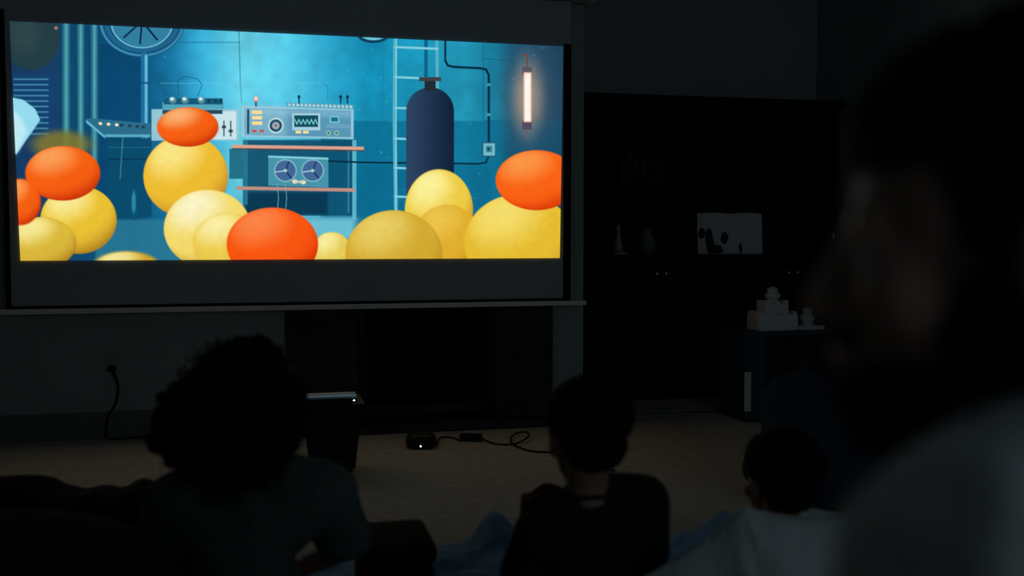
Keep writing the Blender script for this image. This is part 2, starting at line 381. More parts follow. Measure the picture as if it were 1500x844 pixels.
rect(428, 166, 469, 191, (170, 210, 222)); rect(431, 169, 466, 186, (14, 78, 98))
line([(432+k*3, 178+(4 if k % 2 else -3)) for k in range(12)], 1.2, (150, 235, 225)); 
for x in (437, 448): rect(x-4, 191.5, x+4, 195.5, (255, 225, 150))
rect(483, 170, 497, 180, (120, 200, 215)); rect(485, 172, 495, 178, (30, 110, 135))
for x in (481, 493): elp(x, 195, 3.4, 3.4, (150, 205, 170)); elp(x, 195, 1.6, 1.6, (50, 90, 90))
for y in (183, 186): line([(478, y), (512, y+.6)], .8, (140, 190, 205))
poly([(340, 212), (533, 215), (533, 220), (340, 217)], (222, 164, 142)); poly([(340, 217), (533, 220), (533, 221.5), (340, 218.5)], (90, 60, 60))
poly([(346, 273), (520, 276), (520, 281), (346, 278)], (196, 144, 128))
poly([(393, 228), (481, 231), (481, 275), (393, 272)], (70, 150, 172)); poly([(393, 228), (481, 231), (481, 234), (393, 231)], (130, 205, 220))
for cx_ in (418, 458):
    elp(cx_, 250, 16.5, 16.5, (150, 200, 215)); elp(cx_, 250, 15, 15, (66, 104, 152))
    for k in range(3): a_ = 2*PI*k/3+.9; line([(cx_, 250), (cx_+14*math.cos(a_), 250+14*math.sin(a_))], 1.8, (176, 200, 224) if k == 1 else (24, 44, 76))
    elp(cx_, 250, 2.5, 2.5, (170, 210, 220))
elp(432, 266, 4, 3, (255, 226, 170)); elp(444, 267, 4, 3, (255, 226, 170)); rect(432, 265, 444, 268, (200, 215, 210))
for x in (406, 418): line([(x, 270), (x+2, 290), (x, 312)], 1.2, (120, 180, 200), .8)
rect(336, 218, 356, 262, (20, 90, 112), .8)
# conduits, ladder
line([(482, 236), (534, 238), (700, 240), (712, 238), (716, 228)], 2.6, (8, 46, 66))
line([(652, 60), (652, 88), (656, 96), (664, 98), (704, 100), (712, 102), (716, 110), (716, 212)], 3.4, (8, 44, 64)); line([(650.5, 60), (650.5, 88)], .8, (90, 180, 205), .5)
for y in (124, 168): rect(713, y-2, 719, y+2, (70, 150, 175))
rect(706, 208, 727, 230, (30, 96, 122)); rect(708, 210, 725, 228, (112, 186, 204)); rect(712, 214, 721, 223, (60, 130, 150)); rect(714, 216, 717, 221, (20, 60, 80))
line([(624, 58), (624, 115)], 5, (8, 92, 130), .9); elp(547, 50, 24, 13, (10, 60, 90)); elp(547, 49, 20, 10, (110, 200, 220))
line([(579, 55), (578, 180), (580, 308)], 5.5, (86, 178, 200)); line([(580.5, 55), (580, 308)], 1.6, (160, 225, 235), .7)
line([(640, 60), (641, 150), (641, 250)], 4.5, (86, 178, 200))
for y in (69, 113, 158, 203, 246, 288): line([(579, y), (641, y+2.5)], 3.2, (130, 208, 224))
# upright dark gas bottle standing before the ladder
tt = sstep(1.0, .93, np.maximum(np.abs(X-628)/38, 0)); 
def capsule(cx, y0, y1, r, c1, c2):
    yy = np.clip(Y, y0+r, y1-r*.3); d = np.hypot(X-cx, Y-yy)/r; m = sstep(1.03, .97, d)[..., None]
    g = np.clip(.5-(X-cx)/r*.6, 0, 1)[..., None]; I[:] = I*(1-m)+(np.array(c1, float)*g+np.array(c2, float)*(1-g))*m
capsule(630, 128, 290, 35, (44, 68, 98), (20, 36, 62)); rect(622, 116, 638, 132, (34, 42, 50)); rect(614, 113, 646, 119, (60, 64, 70))
# tube lamp
elp(773, 143, 34, 62, (120, 110, 120), .35, 30); elp(773, 143, 20, 48, (255, 200, 150), .45, 14)
line([(766, 82), (772, 80), (772, 102)], 2, (110, 70, 60)); rect(765, 98, 779, 110, (92, 84, 100)); rect(765, 176, 779, 190, (84, 74, 100)); line([(772, 190), (772, 202)], 2, (110, 90, 110))
rect(767, 106, 778.5, 179, (255, 206, 178), 1, 1.5); rect(769, 108, 776.5, 177, (255, 250, 244), 1, 1)
# plain yellow and orange balls heaped in the foreground
YB_, YH, YL = (236, 194, 52), (255, 246, 170), (176, 128, 30); OB, OH, OL = (248, 96, 18), (255, 170, 100), (200, 48, 8)
elp(90, 212, 42, 20, (130, 120, 50), .9, 8)
ball(272, 258, 62, 60, (240, 190, 50), (255, 240, 150), (190, 130, 40))
ball(275, 186, 45, 29, OB, (255, 190, 130), OL)
ball(115, 322, 56, 50, YB_, YH, YL); ball(92, 254, 55, 40, OB, OH, OL); ball(60, 356, 52, 38, (220, 186, 60), YH, YL); ball(30, 296, 30, 34, OB, OH, OL, 2)
ball(185, 392, 50, 24, (206, 164, 50), YH, YL, 3)
ball(304, 335, 64, 57, (246, 220, 110), (255, 252, 215), (196, 156, 50)); ball(334, 356, 52, 44, (238, 206, 80), (255, 246, 180), (190, 140, 40))
ball(486, 372, 30, 32, (232, 206, 90), YH, YL); ball(643, 308, 50, 60, (240, 206, 70), (255, 250, 170), (186, 130, 30)); ball(655, 352, 50, 52, (226, 176, 48), (240, 200, 80), (180, 124, 30))
ball(577, 372, 71, 64, (214, 172, 50), (238, 214, 110), (186, 140, 36)); ball(399, 358, 67, 54, (250, 86, 16), (255, 140, 80), (214, 46, 6))
ball(762, 356, 82, 72, (232, 190, 50), (250, 230, 120), (180, 136, 34)); ball(786, 264, 60, 44, (252, 100, 20), (255, 160, 80), (220, 56, 10))
I *= (1-.02*sstep(0, 1, vnoise(7, 9)))[..., None]
# picture colours from sRGB to linear
Ic = np.clip(I, 0, 255)/255.0
Il = np.where(Ic <= .04045, Ic/12.92, ((Ic+.055)/1.055)**2.4)
me = bpy.data.meshes.new('projected_picture')
idx = np.arange(NX*NY).reshape(NY, NX)
fcs = np.stack([idx[:-1, :-1], idx[1:, :-1], idx[1:, 1:], idx[:-1, 1:]], -1).reshape(-1, 4)
me.vertices.add(NX*NY); me.vertices.foreach_set('co', Wp.astype(np.float32).ravel())
me.loops.add(fcs.size); me.loops.foreach_set('vertex_index', fcs.astype(np.int32).ravel())
me.polygons.add(len(fcs)); me.polygons.foreach_set('loop_start', (np.arange(len(fcs))*4).astype(np.int32))
me.update(calc_edges=True)
at = me.color_attributes.new('film', 'FLOAT_COLOR', 'POINT')
at.data.foreach_set('color', np.concatenate([Il, np.ones((NY, NX, 1))], -1).astype(np.float32).ravel())
pm = bpy.data.materials.new('film_picture'); pm.use_nodes = True; nt = pm.node_tree; nt.nodes.clear()
ca = nt.nodes.new('ShaderNodeVertexColor'); ca.layer_name = 'film'; em = nt.nodes.new('ShaderNodeEmission'); ou = nt.nodes.new('ShaderNodeOutputMaterial')
nt.links.new(ca.outputs[0], em.inputs[0]); em.inputs[1].default_value = SCREEN_GAIN; nt.links.new(em.outputs[0], ou.inputs[0])
p = link('projected_picture', me, pm, t)
p['label'] = 'glowing picture of a blue machine room with yellow and orange balls'

# ------------------------------------------------------------------ outlet, cables, small electronics
o_ = PY(165, 532, YW)
t = thing('wall_outlet', (o_.x, YW, o_.z), 'pale double wall outlet low on the wall left of the fireplace', 'outlet')
obj('plate', box(o_.x-.037, o_.x+.037, YW-.006, YW, o_.z-.058, o_.z+.058, bev=.002), M['outlet'], t)
for dz in (-.022, .022):
    s = obj('socket', box(o_.x-.017, o_.x+.017, YW-.009, YW-.005, o_.z+dz-.014, o_.z+dz+.014, bev=.002), M['outlet'], t)
    bm = bmesh.new(); bx(bm, o_.x-.008, o_.x-.006, YW-.010, YW-.008, o_.z+dz-.006, o_.z+dz+.006); bx(bm, o_.x+.006, o_.x+.008, YW-.010, YW-.008, o_.z+dz-.006, o_.z+dz+.006)
    obj('slot', bm, M['blackplastic'], s)
t = thing('extension_cord', (o_.x, YW-.03, 0), 'black power cord hanging from the wall outlet down to the carpet', 'cord')
bm = bmesh.new(); bx(bm, o_.x-.016, o_.x+.016, YW-.042, YW-.0105, o_.z-.036, o_.z-.008, .005); obj('plug', bm, M['blackplastic'], t)
P = [PY(166, 545, YW-.03), PY(173, 565, YW-.03), PY(170, 590, YW-.025), PY(158, 612, YW-.025), PY(156, 630, YW-.03)]
P += [Vector((P[-1].x+.02, YW-.06, .008)), Vector((P[-1].x+.2, YW-.05, .007)), Vector((-.3, YW-.06, .007)), Vector((-.05, YW-.12, .007)), Vector((.02, 4.8, .007)), Vector((.08, 4.3, .007))]
bm = bmesh.new(); tube(bm, smoothpts(P, 6), .0055); obj('cable', bm, M['blackplastic'], t, True)

c = PF(486, 688)                       # low black stool with the silver device
t = thing('storage_bin', (c.x, c.y, 0), 'black tapered bin in front of the fireplace carrying a silver device', 'bin')
ztop = PD(475, 586, c.y/ray(475, 586).y).z
bm = bmesh.new(); r = bmesh.ops.create_cube(bm, size=1)['verts']
for v in r:
    k = v.co.z > 0; v.co = Vector((v.co.x*(.23 if k else .175), v.co.y*(.22 if k else .17), ztop*.93 if k else .004))
bmesh.ops.bevel(bm, geom=bm.edges[:], offset=.012, segments=3, affect='EDGES')
bmesh.ops.translate(bm, vec=(c.x, c.y, 0), verts=bm.verts); obj('body', bm, M['blackplastic'], t)
obj('rim', box(c.x-.125, c.x+.125, c.y-.12, c.y+.12, ztop*.93, ztop, bev=.006), M['blackplastic'], t)
for sx in (-1, 1):
    bm = bmesh.new(); bx(bm, c.x+sx*.122, c.x+sx*.132, c.y-.04, c.y+.04, ztop*.84, ztop*.9, .003); obj('handle', bm, M['blackplastic'], t)
t = thing('media_player', (c.x, c.y, ztop), 'thin silver media player lying on the black tapered bin', 'media player')
a_ = PD(424, 579, 4.12); b_ = PD(523, 577, 4.08); xm = (a_.x+b_.x)/2; hw = (b_.x-a_.x)/2
obj('base_shell', box(xm-hw, xm+hw, c.y-.10, c.y-.0, ztop+.001, ztop+.016, bev=.004), M['blackplastic'], t)
obj('lid', box(xm-hw, xm+hw, c.y-.10, c.y-.0, ztop+.017, ztop+.030, bev=.005), M['tablet'], t)
bm = bmesh.new(); ell(bm, (xm+hw*.90, c.y-.1015, ztop+.010), (.004, .002, .003)); obj('led', bm, M['led'], t)['label'] = 'tiny white status light'

c = PF(617, 655)
t = thing('smart_speaker', (c.x, c.y, 0), 'small black round gadget with a white light on the carpet by the hearth', 'speaker')
bm = bmesh.new(); lathe(bm, [(.055, .002), (.068, .008), (.070, .035), (.062, .055), (.045, .064)], c, 32); obj('body', bm, M['blackplastic'], t, True)
bm = bmesh.new(); lathe(bm, [(.044, .0645), (.042, .068), (.02, .069)], c, 32); obj('top_ring', bm, M['blackplastic'], t, True)
q1 = PF(613, 652); bm = bmesh.new(); ell(bm, (c.x-.013, c.y-.0705, .018), (.004, .002, .004)); obj('led', bm, M['led'], t)['label'] = 'tiny white status light'
t = thing('power_adapter', PF(688, 644), 'black power adapter with looped cable on the carpet before the hearth', 'adapter')
a_ = PF(690, 646); bx_ = Matrix.Translation((a_.x, a_.y, .018)) @ Matrix.Rotation(-.5, 4, 'Z')
bm = bmesh.new(); bx(bm, -.05, .05, -.022, .022, -.015, .015, .005, bx_); obj('block', bm, M['blackplastic'], t)
P = [Vector((c.x+.073, c.y, .012)), PF(645, 641, .006), PF(662, 641, .006), PF(674, 645, .006), a_+Vector((-.035, .0, .012))]
bm = bmesh.new(); tube(bm, smoothpts(P, 8), .004); obj('cable', bm, M['blackplastic'], t, True)
P = [a_+Vector((.045, -.01, .012)), PF(725, 650, .005), PF(750, 651, .006), PF(765, 646, .012), PF(775, 638, .02), PF(768, 633, .02), PF(754, 636, .014), PF(748, 645, .008), PF(757, 654, .005), PF(780, 661, .005), PF(810, 663, .005), PF(850, 668, .005), PF(900, 690, .005)]
bm = bmesh.new(); tube(bm, smoothpts(P, 8), .0045); obj('cable', bm, M['blackplastic'], t, True)

# ------------------------------------------------------------------ dark hutch in the niche
HX0, HX1 = 1.79, 3.40; HF = 5.47; CT = PY(1060, 373, 5.5).z; HT = PY(862, 137, 5.62).z
t = thing('hutch', ((HX0+HX1)/2, 5.7, 0), 'near-black wooden hutch filling the niche right of the screen', 'hutch')
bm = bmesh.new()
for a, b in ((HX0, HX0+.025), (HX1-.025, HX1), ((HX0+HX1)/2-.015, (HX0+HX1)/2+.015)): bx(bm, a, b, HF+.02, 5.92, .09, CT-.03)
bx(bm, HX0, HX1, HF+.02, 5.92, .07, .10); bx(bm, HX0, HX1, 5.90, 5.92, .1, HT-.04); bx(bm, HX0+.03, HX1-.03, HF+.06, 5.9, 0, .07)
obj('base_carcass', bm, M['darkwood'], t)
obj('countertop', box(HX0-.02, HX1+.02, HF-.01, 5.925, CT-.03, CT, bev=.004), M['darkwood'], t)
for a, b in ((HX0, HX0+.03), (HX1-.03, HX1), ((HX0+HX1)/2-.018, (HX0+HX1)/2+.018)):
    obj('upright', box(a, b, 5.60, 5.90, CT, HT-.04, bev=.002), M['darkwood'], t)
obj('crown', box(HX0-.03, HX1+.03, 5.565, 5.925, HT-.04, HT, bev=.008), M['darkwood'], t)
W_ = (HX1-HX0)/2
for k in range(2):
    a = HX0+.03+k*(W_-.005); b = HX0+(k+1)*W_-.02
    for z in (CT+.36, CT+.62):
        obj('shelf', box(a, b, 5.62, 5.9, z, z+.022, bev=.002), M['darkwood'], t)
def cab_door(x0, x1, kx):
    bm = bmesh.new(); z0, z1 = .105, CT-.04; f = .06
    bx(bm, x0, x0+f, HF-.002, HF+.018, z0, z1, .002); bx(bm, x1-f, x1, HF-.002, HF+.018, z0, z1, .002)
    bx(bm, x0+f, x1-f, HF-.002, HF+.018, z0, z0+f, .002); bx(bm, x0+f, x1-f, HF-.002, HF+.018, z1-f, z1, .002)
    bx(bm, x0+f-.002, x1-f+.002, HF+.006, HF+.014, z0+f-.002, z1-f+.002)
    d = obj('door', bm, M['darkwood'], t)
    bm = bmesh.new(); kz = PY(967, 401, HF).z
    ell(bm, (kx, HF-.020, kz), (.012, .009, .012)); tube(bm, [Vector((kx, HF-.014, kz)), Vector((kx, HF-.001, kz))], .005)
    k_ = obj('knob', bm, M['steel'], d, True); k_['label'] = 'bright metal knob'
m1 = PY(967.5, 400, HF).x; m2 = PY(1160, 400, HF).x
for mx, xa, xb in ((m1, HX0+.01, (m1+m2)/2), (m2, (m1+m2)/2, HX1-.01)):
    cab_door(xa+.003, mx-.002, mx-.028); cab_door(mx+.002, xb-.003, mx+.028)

# things on the hutch counter
def onct(u, y=5.56): return PY(u, 372, y).x
b = thing('open_book', (onct(1066), 5.58, CT), 'open book with pale pages and dark print standing on the hutch counter', 'book')
xa, xm, xb = onct(1018, 5.56), onct(1071, 5.60), onct(1115, 5.54)
hb = PY(1066, 314, 5.56).z-CT
def page(xp, xq, yp, yq, nm):
    def fn(u, v):
        x = xp+(xq-xp)*u; y = yp+(yq-yp)*u+.012*math.sin(PI*u); return Vector((x, y-.02*(1-v), CT+.002+hb*v*(1+.03*math.sin(PI*u))))
    return obj(nm, sheet(fn, 14, 6, .008), M['paper'], b)
pl = page(xa, xm, 5.54, 5.62, 'page'); pr = page(xm, xb, 5.62, 5.54, 'page')
def blot(u0, v0, ru, rv, par, left=True):
    bm = bmesh.new(); xp, xq, yp, yq = (xa, xm, 5.54, 5.62) if left else (xm, xb, 5.62, 5.54); vs = []
    for k in range(20):
        a = 2*PI*k/20; u = u0+ru*math.cos(a)*(1+.25*math.sin(2*a+u0*9)); v = max(.01, v0+rv*math.sin(a))
        vs.append(bm.verts.new((xp+(xq-xp)*u, yp+(yq-yp)*u+.012*math.sin(PI*u)-.02*(1-v)-.012, CT+.002+hb*v)))
    f = bm.faces.new(vs); r = bmesh.ops.extrude_face_region(bm, geom=[f]); bmesh.ops.translate(bm, vec=(0, .003, 0), verts=[x for x in r['geom'] if isinstance(x, bmesh.types.BMVert)])
    return obj('printed_shape', bm, M['ink'], par)
blot(.36, .30, .13, .34, pl); blot(.80, .40, .09, .16, pl); blot(.12, .52, .09, .14, pl); blot(.5, .12, .3, .11, pl); blot(.30, .14, .05, .13, pr, False)
x = onct(908); t = thing('figurine', (x, 5.56, CT), 'slim pale figurine at the left end of the hutch counter', 'figurine')
bm = bmesh.new(); lathe(bm, [(.045, .0), (.045, .012), (.02, .02)], (x, 5.56, CT), 20); obj('base', bm, M['ceramic'], t, True)
bm = bmesh.new(); lathe(bm, [(.024, .02), (.028, .05), (.014, .09), (.018, .11), (.008, .13), (.014, .145), (.015, .16), (.004, .175)], (x-.01, 5.56, CT), 16); obj('figure', bm, M['ceramic'], t, True)
x = onct(952); t = thing('vase', (x, 5.60, CT), 'small dark grey vase between the figurine and the open book', 'vase')
bm = bmesh.new(); lathe(bm, [(.03, 0), (.045, .03), (.05, .07), (.03, .115), (.02, .135), (.026, .15)], (x, 5.60, CT), 20); obj('body', bm, M['trim'], t, True)
x = PY(1221, 348, 5.56).x; z = PY(1221, 348, 5.56).z
t = thing('candlestick', (x, 5.56, CT), 'slim metal candlestick at the right end of the hutch counter', 'candlestick')
bm = bmesh.new(); lathe(bm, [(.03, 0), (.03, .006), (.006, .012), (.005, .05)], (x, 5.56, CT), 16); obj('foot', bm, M['darkwood'], t, True)
bm = bmesh.new(); lathe(bm, [(.006, .051), (.0065, .12), (.003, .126)], (x, 5.56, CT), 12); obj('stem', bm, M['steel'], t, True)
for k in range(7):
    x0 = 2.02+.045*k; bk = box(x0, x0+.036, 5.66, 5.84, CT+.383, CT+.383+.17+.02*((k*5) % 3), bev=.003)
    nm = ['leftmost', 'second from left', 'third from left', 'middle', 'third from right', 'second from right', 'rightmost'][k]
    tag(obj('book', bk, M['spines'] if k % 2 else M['greencloth']), f'dark book, {nm} in the row on the left hutch shelf', 'book', 'books in the row on the left hutch shelf')

# ------------------------------------------------------------------ navy toy cabinet with white toy towers, beanbag
TY = 4.72
tx0 = PY(1094, 480, TY).x; tx1 = PY(1240, 480, TY).x; tz = PY(1100, 487, TY).z
t = thing('toy_cabinet', ((tx0+tx1)/2, TY+.15, 0), 'navy blue toy cabinet with a white edge standing before the hutch', 'cabinet')
obj('side_panel', box(tx0, tx0+.10, TY, TY+.32, .01, tz-.02, bev=.004), M['bluebox'], t)
obj('side_panel', box(tx1-.03, tx1, TY, TY+.32, .01, tz-.02, bev=.004), M['bluebox'], t)
obj('back_panel', box(tx0+.1, tx1-.03, TY+.30, TY+.32, .01, tz-.02, bev=.002), M['bluebox'], t)
obj('front_panel', box(tx0+.103, tx1-.033, TY+.012, TY+.03, .01, tz-.025, bev=.002), M['blackplastic'], t)
obj('top_panel', box(tx0-.005, tx1+.01, TY-.01, TY+.33, tz-.02, tz, bev=.003), M['bluebox'], t)
s = obj('edge_strip', box(tx0-.012, tx0+.022, TY-.012, TY-.001, .06, .26, bev=.003), M['white'], t); s['label'] = 'white edge strip'
def tower(u, vb, sc, lab, yy):
    c = PY(u, vb, yy); c.z = tz
    t = thing('toy_tower', c, lab, 'toy', 'white toy towers on the navy cabinet')
    z = c.z; s = sc
    bm = bmesh.new(); bx(bm, c.x-.11*s, c.x+.11*s, yy-.07*s, yy+.07*s, z+.001, z+.085*s, .008*s)
    for k in range(4): bx(bm, c.x+(-.10+.06*k)*s, c.x+(-.08+.06*k)*s, yy-.07*s, yy+.07*s, z+.085*s, z+.1*s)
    obj('base_tier', bm, M['white'], t)
    bm = bmesh.new(); bx(bm, c.x-.066*s, c.x+.066*s, yy-.05*s, yy+.05*s, z+.085*s, z+.142*s, .006*s)
    for k in (-1, 0, 1): bx(bm, c.x+(k*.052-.012)*s, c.x+(k*.052+.012)*s, yy-.05*s, yy+.05*s, z+.142*s, z+.155*s)
    obj('middle_tier', bm, M['white'], t)
    bm = bmesh.new(); lathe(bm, [(.030*s, .142*s), (.024*s, .158*s), (.040*s, .172*s), (.040*s, .188*s), (.026*s, .195*s), (.028*s, .214*s), (.012*s, .224*s)], (c.x, yy, z), 16)
    obj('turret', bm, M['white'], t)
tower(1131, 484, 1.0, 'larger white tiered toy tower on the left of the navy cabinet', TY+.09)
t0 = PY(1182, 478, TY+.09)
tt_ = thing('toy_figure', (t0.x, TY+.09, tz), 'smaller white toy figure on a flat base right of the toy tower', 'toy')
obj('base', box(t0.x-.075, t0.x+.075, TY+.04, TY+.14, tz+.001, tz+.022, bev=.004), M['white'], tt_)
bm = bmesh.new(); lathe(bm, [(.034, .022), (.028, .04), (.042, .055), (.036, .072), (.022, .08), (.028, .092), (.026, .106), (.01, .115)], (t0.x, TY+.09, tz), 16); obj('figure', bm, M['white'], tt_, True)

c = PF(1208, 742)
t = thing('beanbag', (c.x, c.y, 0), 'navy blue beanbag slumped on the carpet beside the child in white', 'beanbag')
bm = bmesh.new(); ell(bm, (c.x, c.y+.05, .13), (.27, .26, .13)); ell(bm, (c.x+.02, c.y+.08, .25), (.20, .19, .18)); ell(bm, (c.x-.02, c.y+.12, .35), (.15, .13, .11))
me = fuse(bm, .010, 12, .012, 7, 'cover', 3)
for v in me.vertices:
    if v.co.z < .006: v.co.z = .006
link('cover', me, M['bluecloth'], t)
bm = bmesh.new(); ell(bm, (c.x-.02, c.y+.13, .468), (.02, .012, .03)); obj('pull_loop', bm, M['bluecloth'], t, True)

# ------------------------------------------------------------------ cloths, cushions on the floor
def nz(x, y, z=0): return noise.noise(Vector((x, y, z)))
def qf(u, v):
    x = .10+1.60*u+.05*nz(v*4, 3); y = 1.72+1.28*v+.05*nz(u*5, 7)+.18*u*(1-v)
    y += -.08*u
    f = 1-abs(nz(x*4.2+2, y*3.6, 1))*2; g = 1-abs(nz(x*9, y*7, 5))*2
    fl_ = min(1, max(.0, (y-2.42)/.3))
    for q_, r_d in ((PD(580, 790, 2.42), .16), (PD(803, 755, 2.5), .12)): fl_ *= min(1, max(0, (math.hypot(x-q_.x, y-q_.y)-r_d)/.08))
    z = .008+(.045*max(0, f-.35)+.018*max(0, g-.2))*fl_
    pk = PF(697, 775); d = math.hypot((x-pk.x)/.055, (y-(2.93))/.10); z += .10*math.exp(-d*d)
    pk2 = PF(1010, 775); d = math.hypot((x-pk2.x)/.12, (y-2.8)/.10); z += .07*math.exp(-d*d)
    return Vector((x, y, z))
tag(obj('blanket', sheet(qf, 170, 150, .006), M['blanket'], None, True), 'rumpled light blue blanket spread on the carpet under the children', 'blanket')

bm = bmesh.new(); c = PD(100, 735, 2.35); s = 2.35/1500
s = 2.6/1500
for u, v, ru, rv in ((20, 772, 105, 72), (-70, 770, 90, 60), (90, 780, 80, 62), (150, 776, 70, 60), (205, 752, 42, 44)):
    p_ = PD(u, v, 2.6); ell(bm, p_, (ru*s, .16, rv*s))
for u in (-60, 20, 100, 160): p_ = PD(u, 860, 2.6); ell(bm, (p_.x, p_.y, .13), (.14, .15, .125))
me = fuse(bm, .008, 14, .016, 6, 'dark_blanket', 5)
for v in me.vertices: v.co.z = max(v.co.z, .008)
tag(link('dark_blanket', me, M['darkcloth']), 'black bundled blanket heap left of the curly-haired child', 'blanket')
bm = bmesh.new(); p_ = PD(60, 880, 1.75)
ell(bm, (p_.x-.02, p_.y, .26), (.28, .20, .22)); ell(bm, (p_.x+.1, p_.y+.03, .16), (.24, .22, .15)); ell(bm, (p_.x-.12, p_.y, .36), (.16, .15, .125))
me = fuse(bm, .009, 12, .012, 5, 'floor_cushion', 8)
for v in me.vertices: v.co.z = max(v.co.z, .008)
t = thing('floor_cushion', (p_.x, p_.y, 0), 'dark grey-green floor cushion at the bottom left corner of the photo', 'cushion')
link('cover', me, M['greencloth'], t)

p_ = PD(580, 790, 2.42)
t = thing('ottoman', (p_.x, p_.y, .016), 'black padded ottoman between the curly-haired child and the blue blanket', 'ottoman')
obj('body', box(p_.x-.09, p_.x+.075, p_.y-.12, p_.y+.1, .04, p_.z-.03, bev=.02), M['darkcloth'], t, True)
bm = box(p_.x-.095, p_.x+.08, p_.y-.125, p_.y+.105, p_.z-.03, p_.z+.02, bev=.018); obj('lid_cushion', bm, M['darkcloth'], t, True)
for dx in (-.07, .055):
    for dy in (-.1, .08): obj('foot', box(p_.x+dx-.012, p_.x+dx+.012, p_.y+dy-.012, p_.y+dy+.012, .016, .04), M['blackplastic'], t)

p_ = PD(803, 755, 2.5)
bm = bmesh.new(); hgt = PD(785, 710, 2.5).z
ell(bm, (p_.x, p_.y, hgt*.5+.016), (.085, .055, hgt*.48), sub=4)
bx(bm, p_.x-.065, p_.x+.08, p_.y-.04, p_.y+.04, .03, hgt-.02)
me = fuse(bm, .006, 20, .004, 6, 'cushion', 2)
t = thing('red_cushion', (p_.x, p_.y, .016), 'dark red cushion standing upright at the left arm of the short-haired child', 'cushion')
link('cover', me, M['redcloth'], t)
bm = bmesh.new(); tube(bm, smoothpts([Vector((p_.x-.06, p_.y-.045, .05)), Vector((p_.x-.074, p_.y-.045, .2)), Vector((p_.x-.066, p_.y-.045, hgt-.035)), Vector((p_.x, p_.y-.05, hgt-.012)), Vector((p_.x+.06, p_.y-.045, hgt-.035))], 8), .007)
pp = obj('piping', bm, M['blackplastic'], t, True); pp['label'] = 'black edge piping'

# ------------------------------------------------------------------ people
def head_prims(bm, T, k, ears=True, hairy=False):
    def e(c, r): 
        ell(bm, T @ Vector([x*k for x in c]), [x*k for x in r], T.to_3x3())
    def cp(a, b, ra, rb): cap(bm, T @ Vector([x*k for x in a]), T @ Vector([x*k for x in b]), ra*k, rb*k)
    e((0, -.018, .042), (.075, .094, .077)); e((0, .035, .035), (.063, .052, .058)); e((0, .045, -.02), (.056, .047, .066))
    e((0, .035, -.062), (.048, .052, .040)); e((0, .076, -.094), (.022, .019, .019))
    for s in (-1, 1):
        e((s*.034, .062, -.022), (.026, .026, .026)); e((s*.078, -.006, -.006), (.009, .019, .032)); e((s*.013, .101, -.033), (.010, .011, .008))
        e((s*.031, .0765, .0085), (.0155, .0135, .0075)); e((s*.031, .075, -.0085), (.015, .012, .006))
    cp((0, .086, .016), (0, .107, -.027), .009, .0115); cp((-.036, .078, .022), (.036, .078, .022), .011, .011)
    e((0, .094, -.056), (.024, .011, .006)); e((0, .092, -.067), (.021, .011, .007))
def hand_prims(bm, wr, ddir, side, palmn, k, curl=.5):
    """palm and five fingers; ddir = finger direction, side = toward the thumb, palmn = palm facing"""
    d = ddir.normalized(); sd = (side-d*side.dot(d)).normalized(); pn = d.cross(sd); pn = pn if pn.dot(palmn) > 0 else -pn
    R = Matrix((sd, d, pn)).transposed()
    ell(bm, wr+d*.045*k, (.038*k, .050*k, .015*k), R)
    cap(bm, wr, wr+d*.03*k, .024*k, .022*k)
    for i, (o, L_) in enumerate(((.027, .068), (.009, .076), (-.009, .071), (-.026, .055))):
        a = wr+d*.082*k+sd*o*k; dirv = (d+sd*o*2).normalized()
        P = [a-d*.02*k]; R_ = [.0095*k]; cur = a; dv = dirv
        for j, f in enumerate((.45, .3, .25)):
            dv = (dv*math.cos(curl*(j+1)*.45)+pn*math.sin(curl*(j+1)*.45)).normalized()
            cur = cur+dv*L_*f*k; P.append(cur); R_.append((.0088-.0008*j)*k)
        chain(bm, P, R_)
    a = wr+d*.02*k+sd*.026*k; b_ = a+(d*.6+sd*.75+pn*.3).normalized()*.034*k; c_ = b_+(d*.9+sd*.3+pn*.3).normalized()*.03*k
    chain(bm, [a, b_, c_], [.013*k, .0105*k, .009*k])

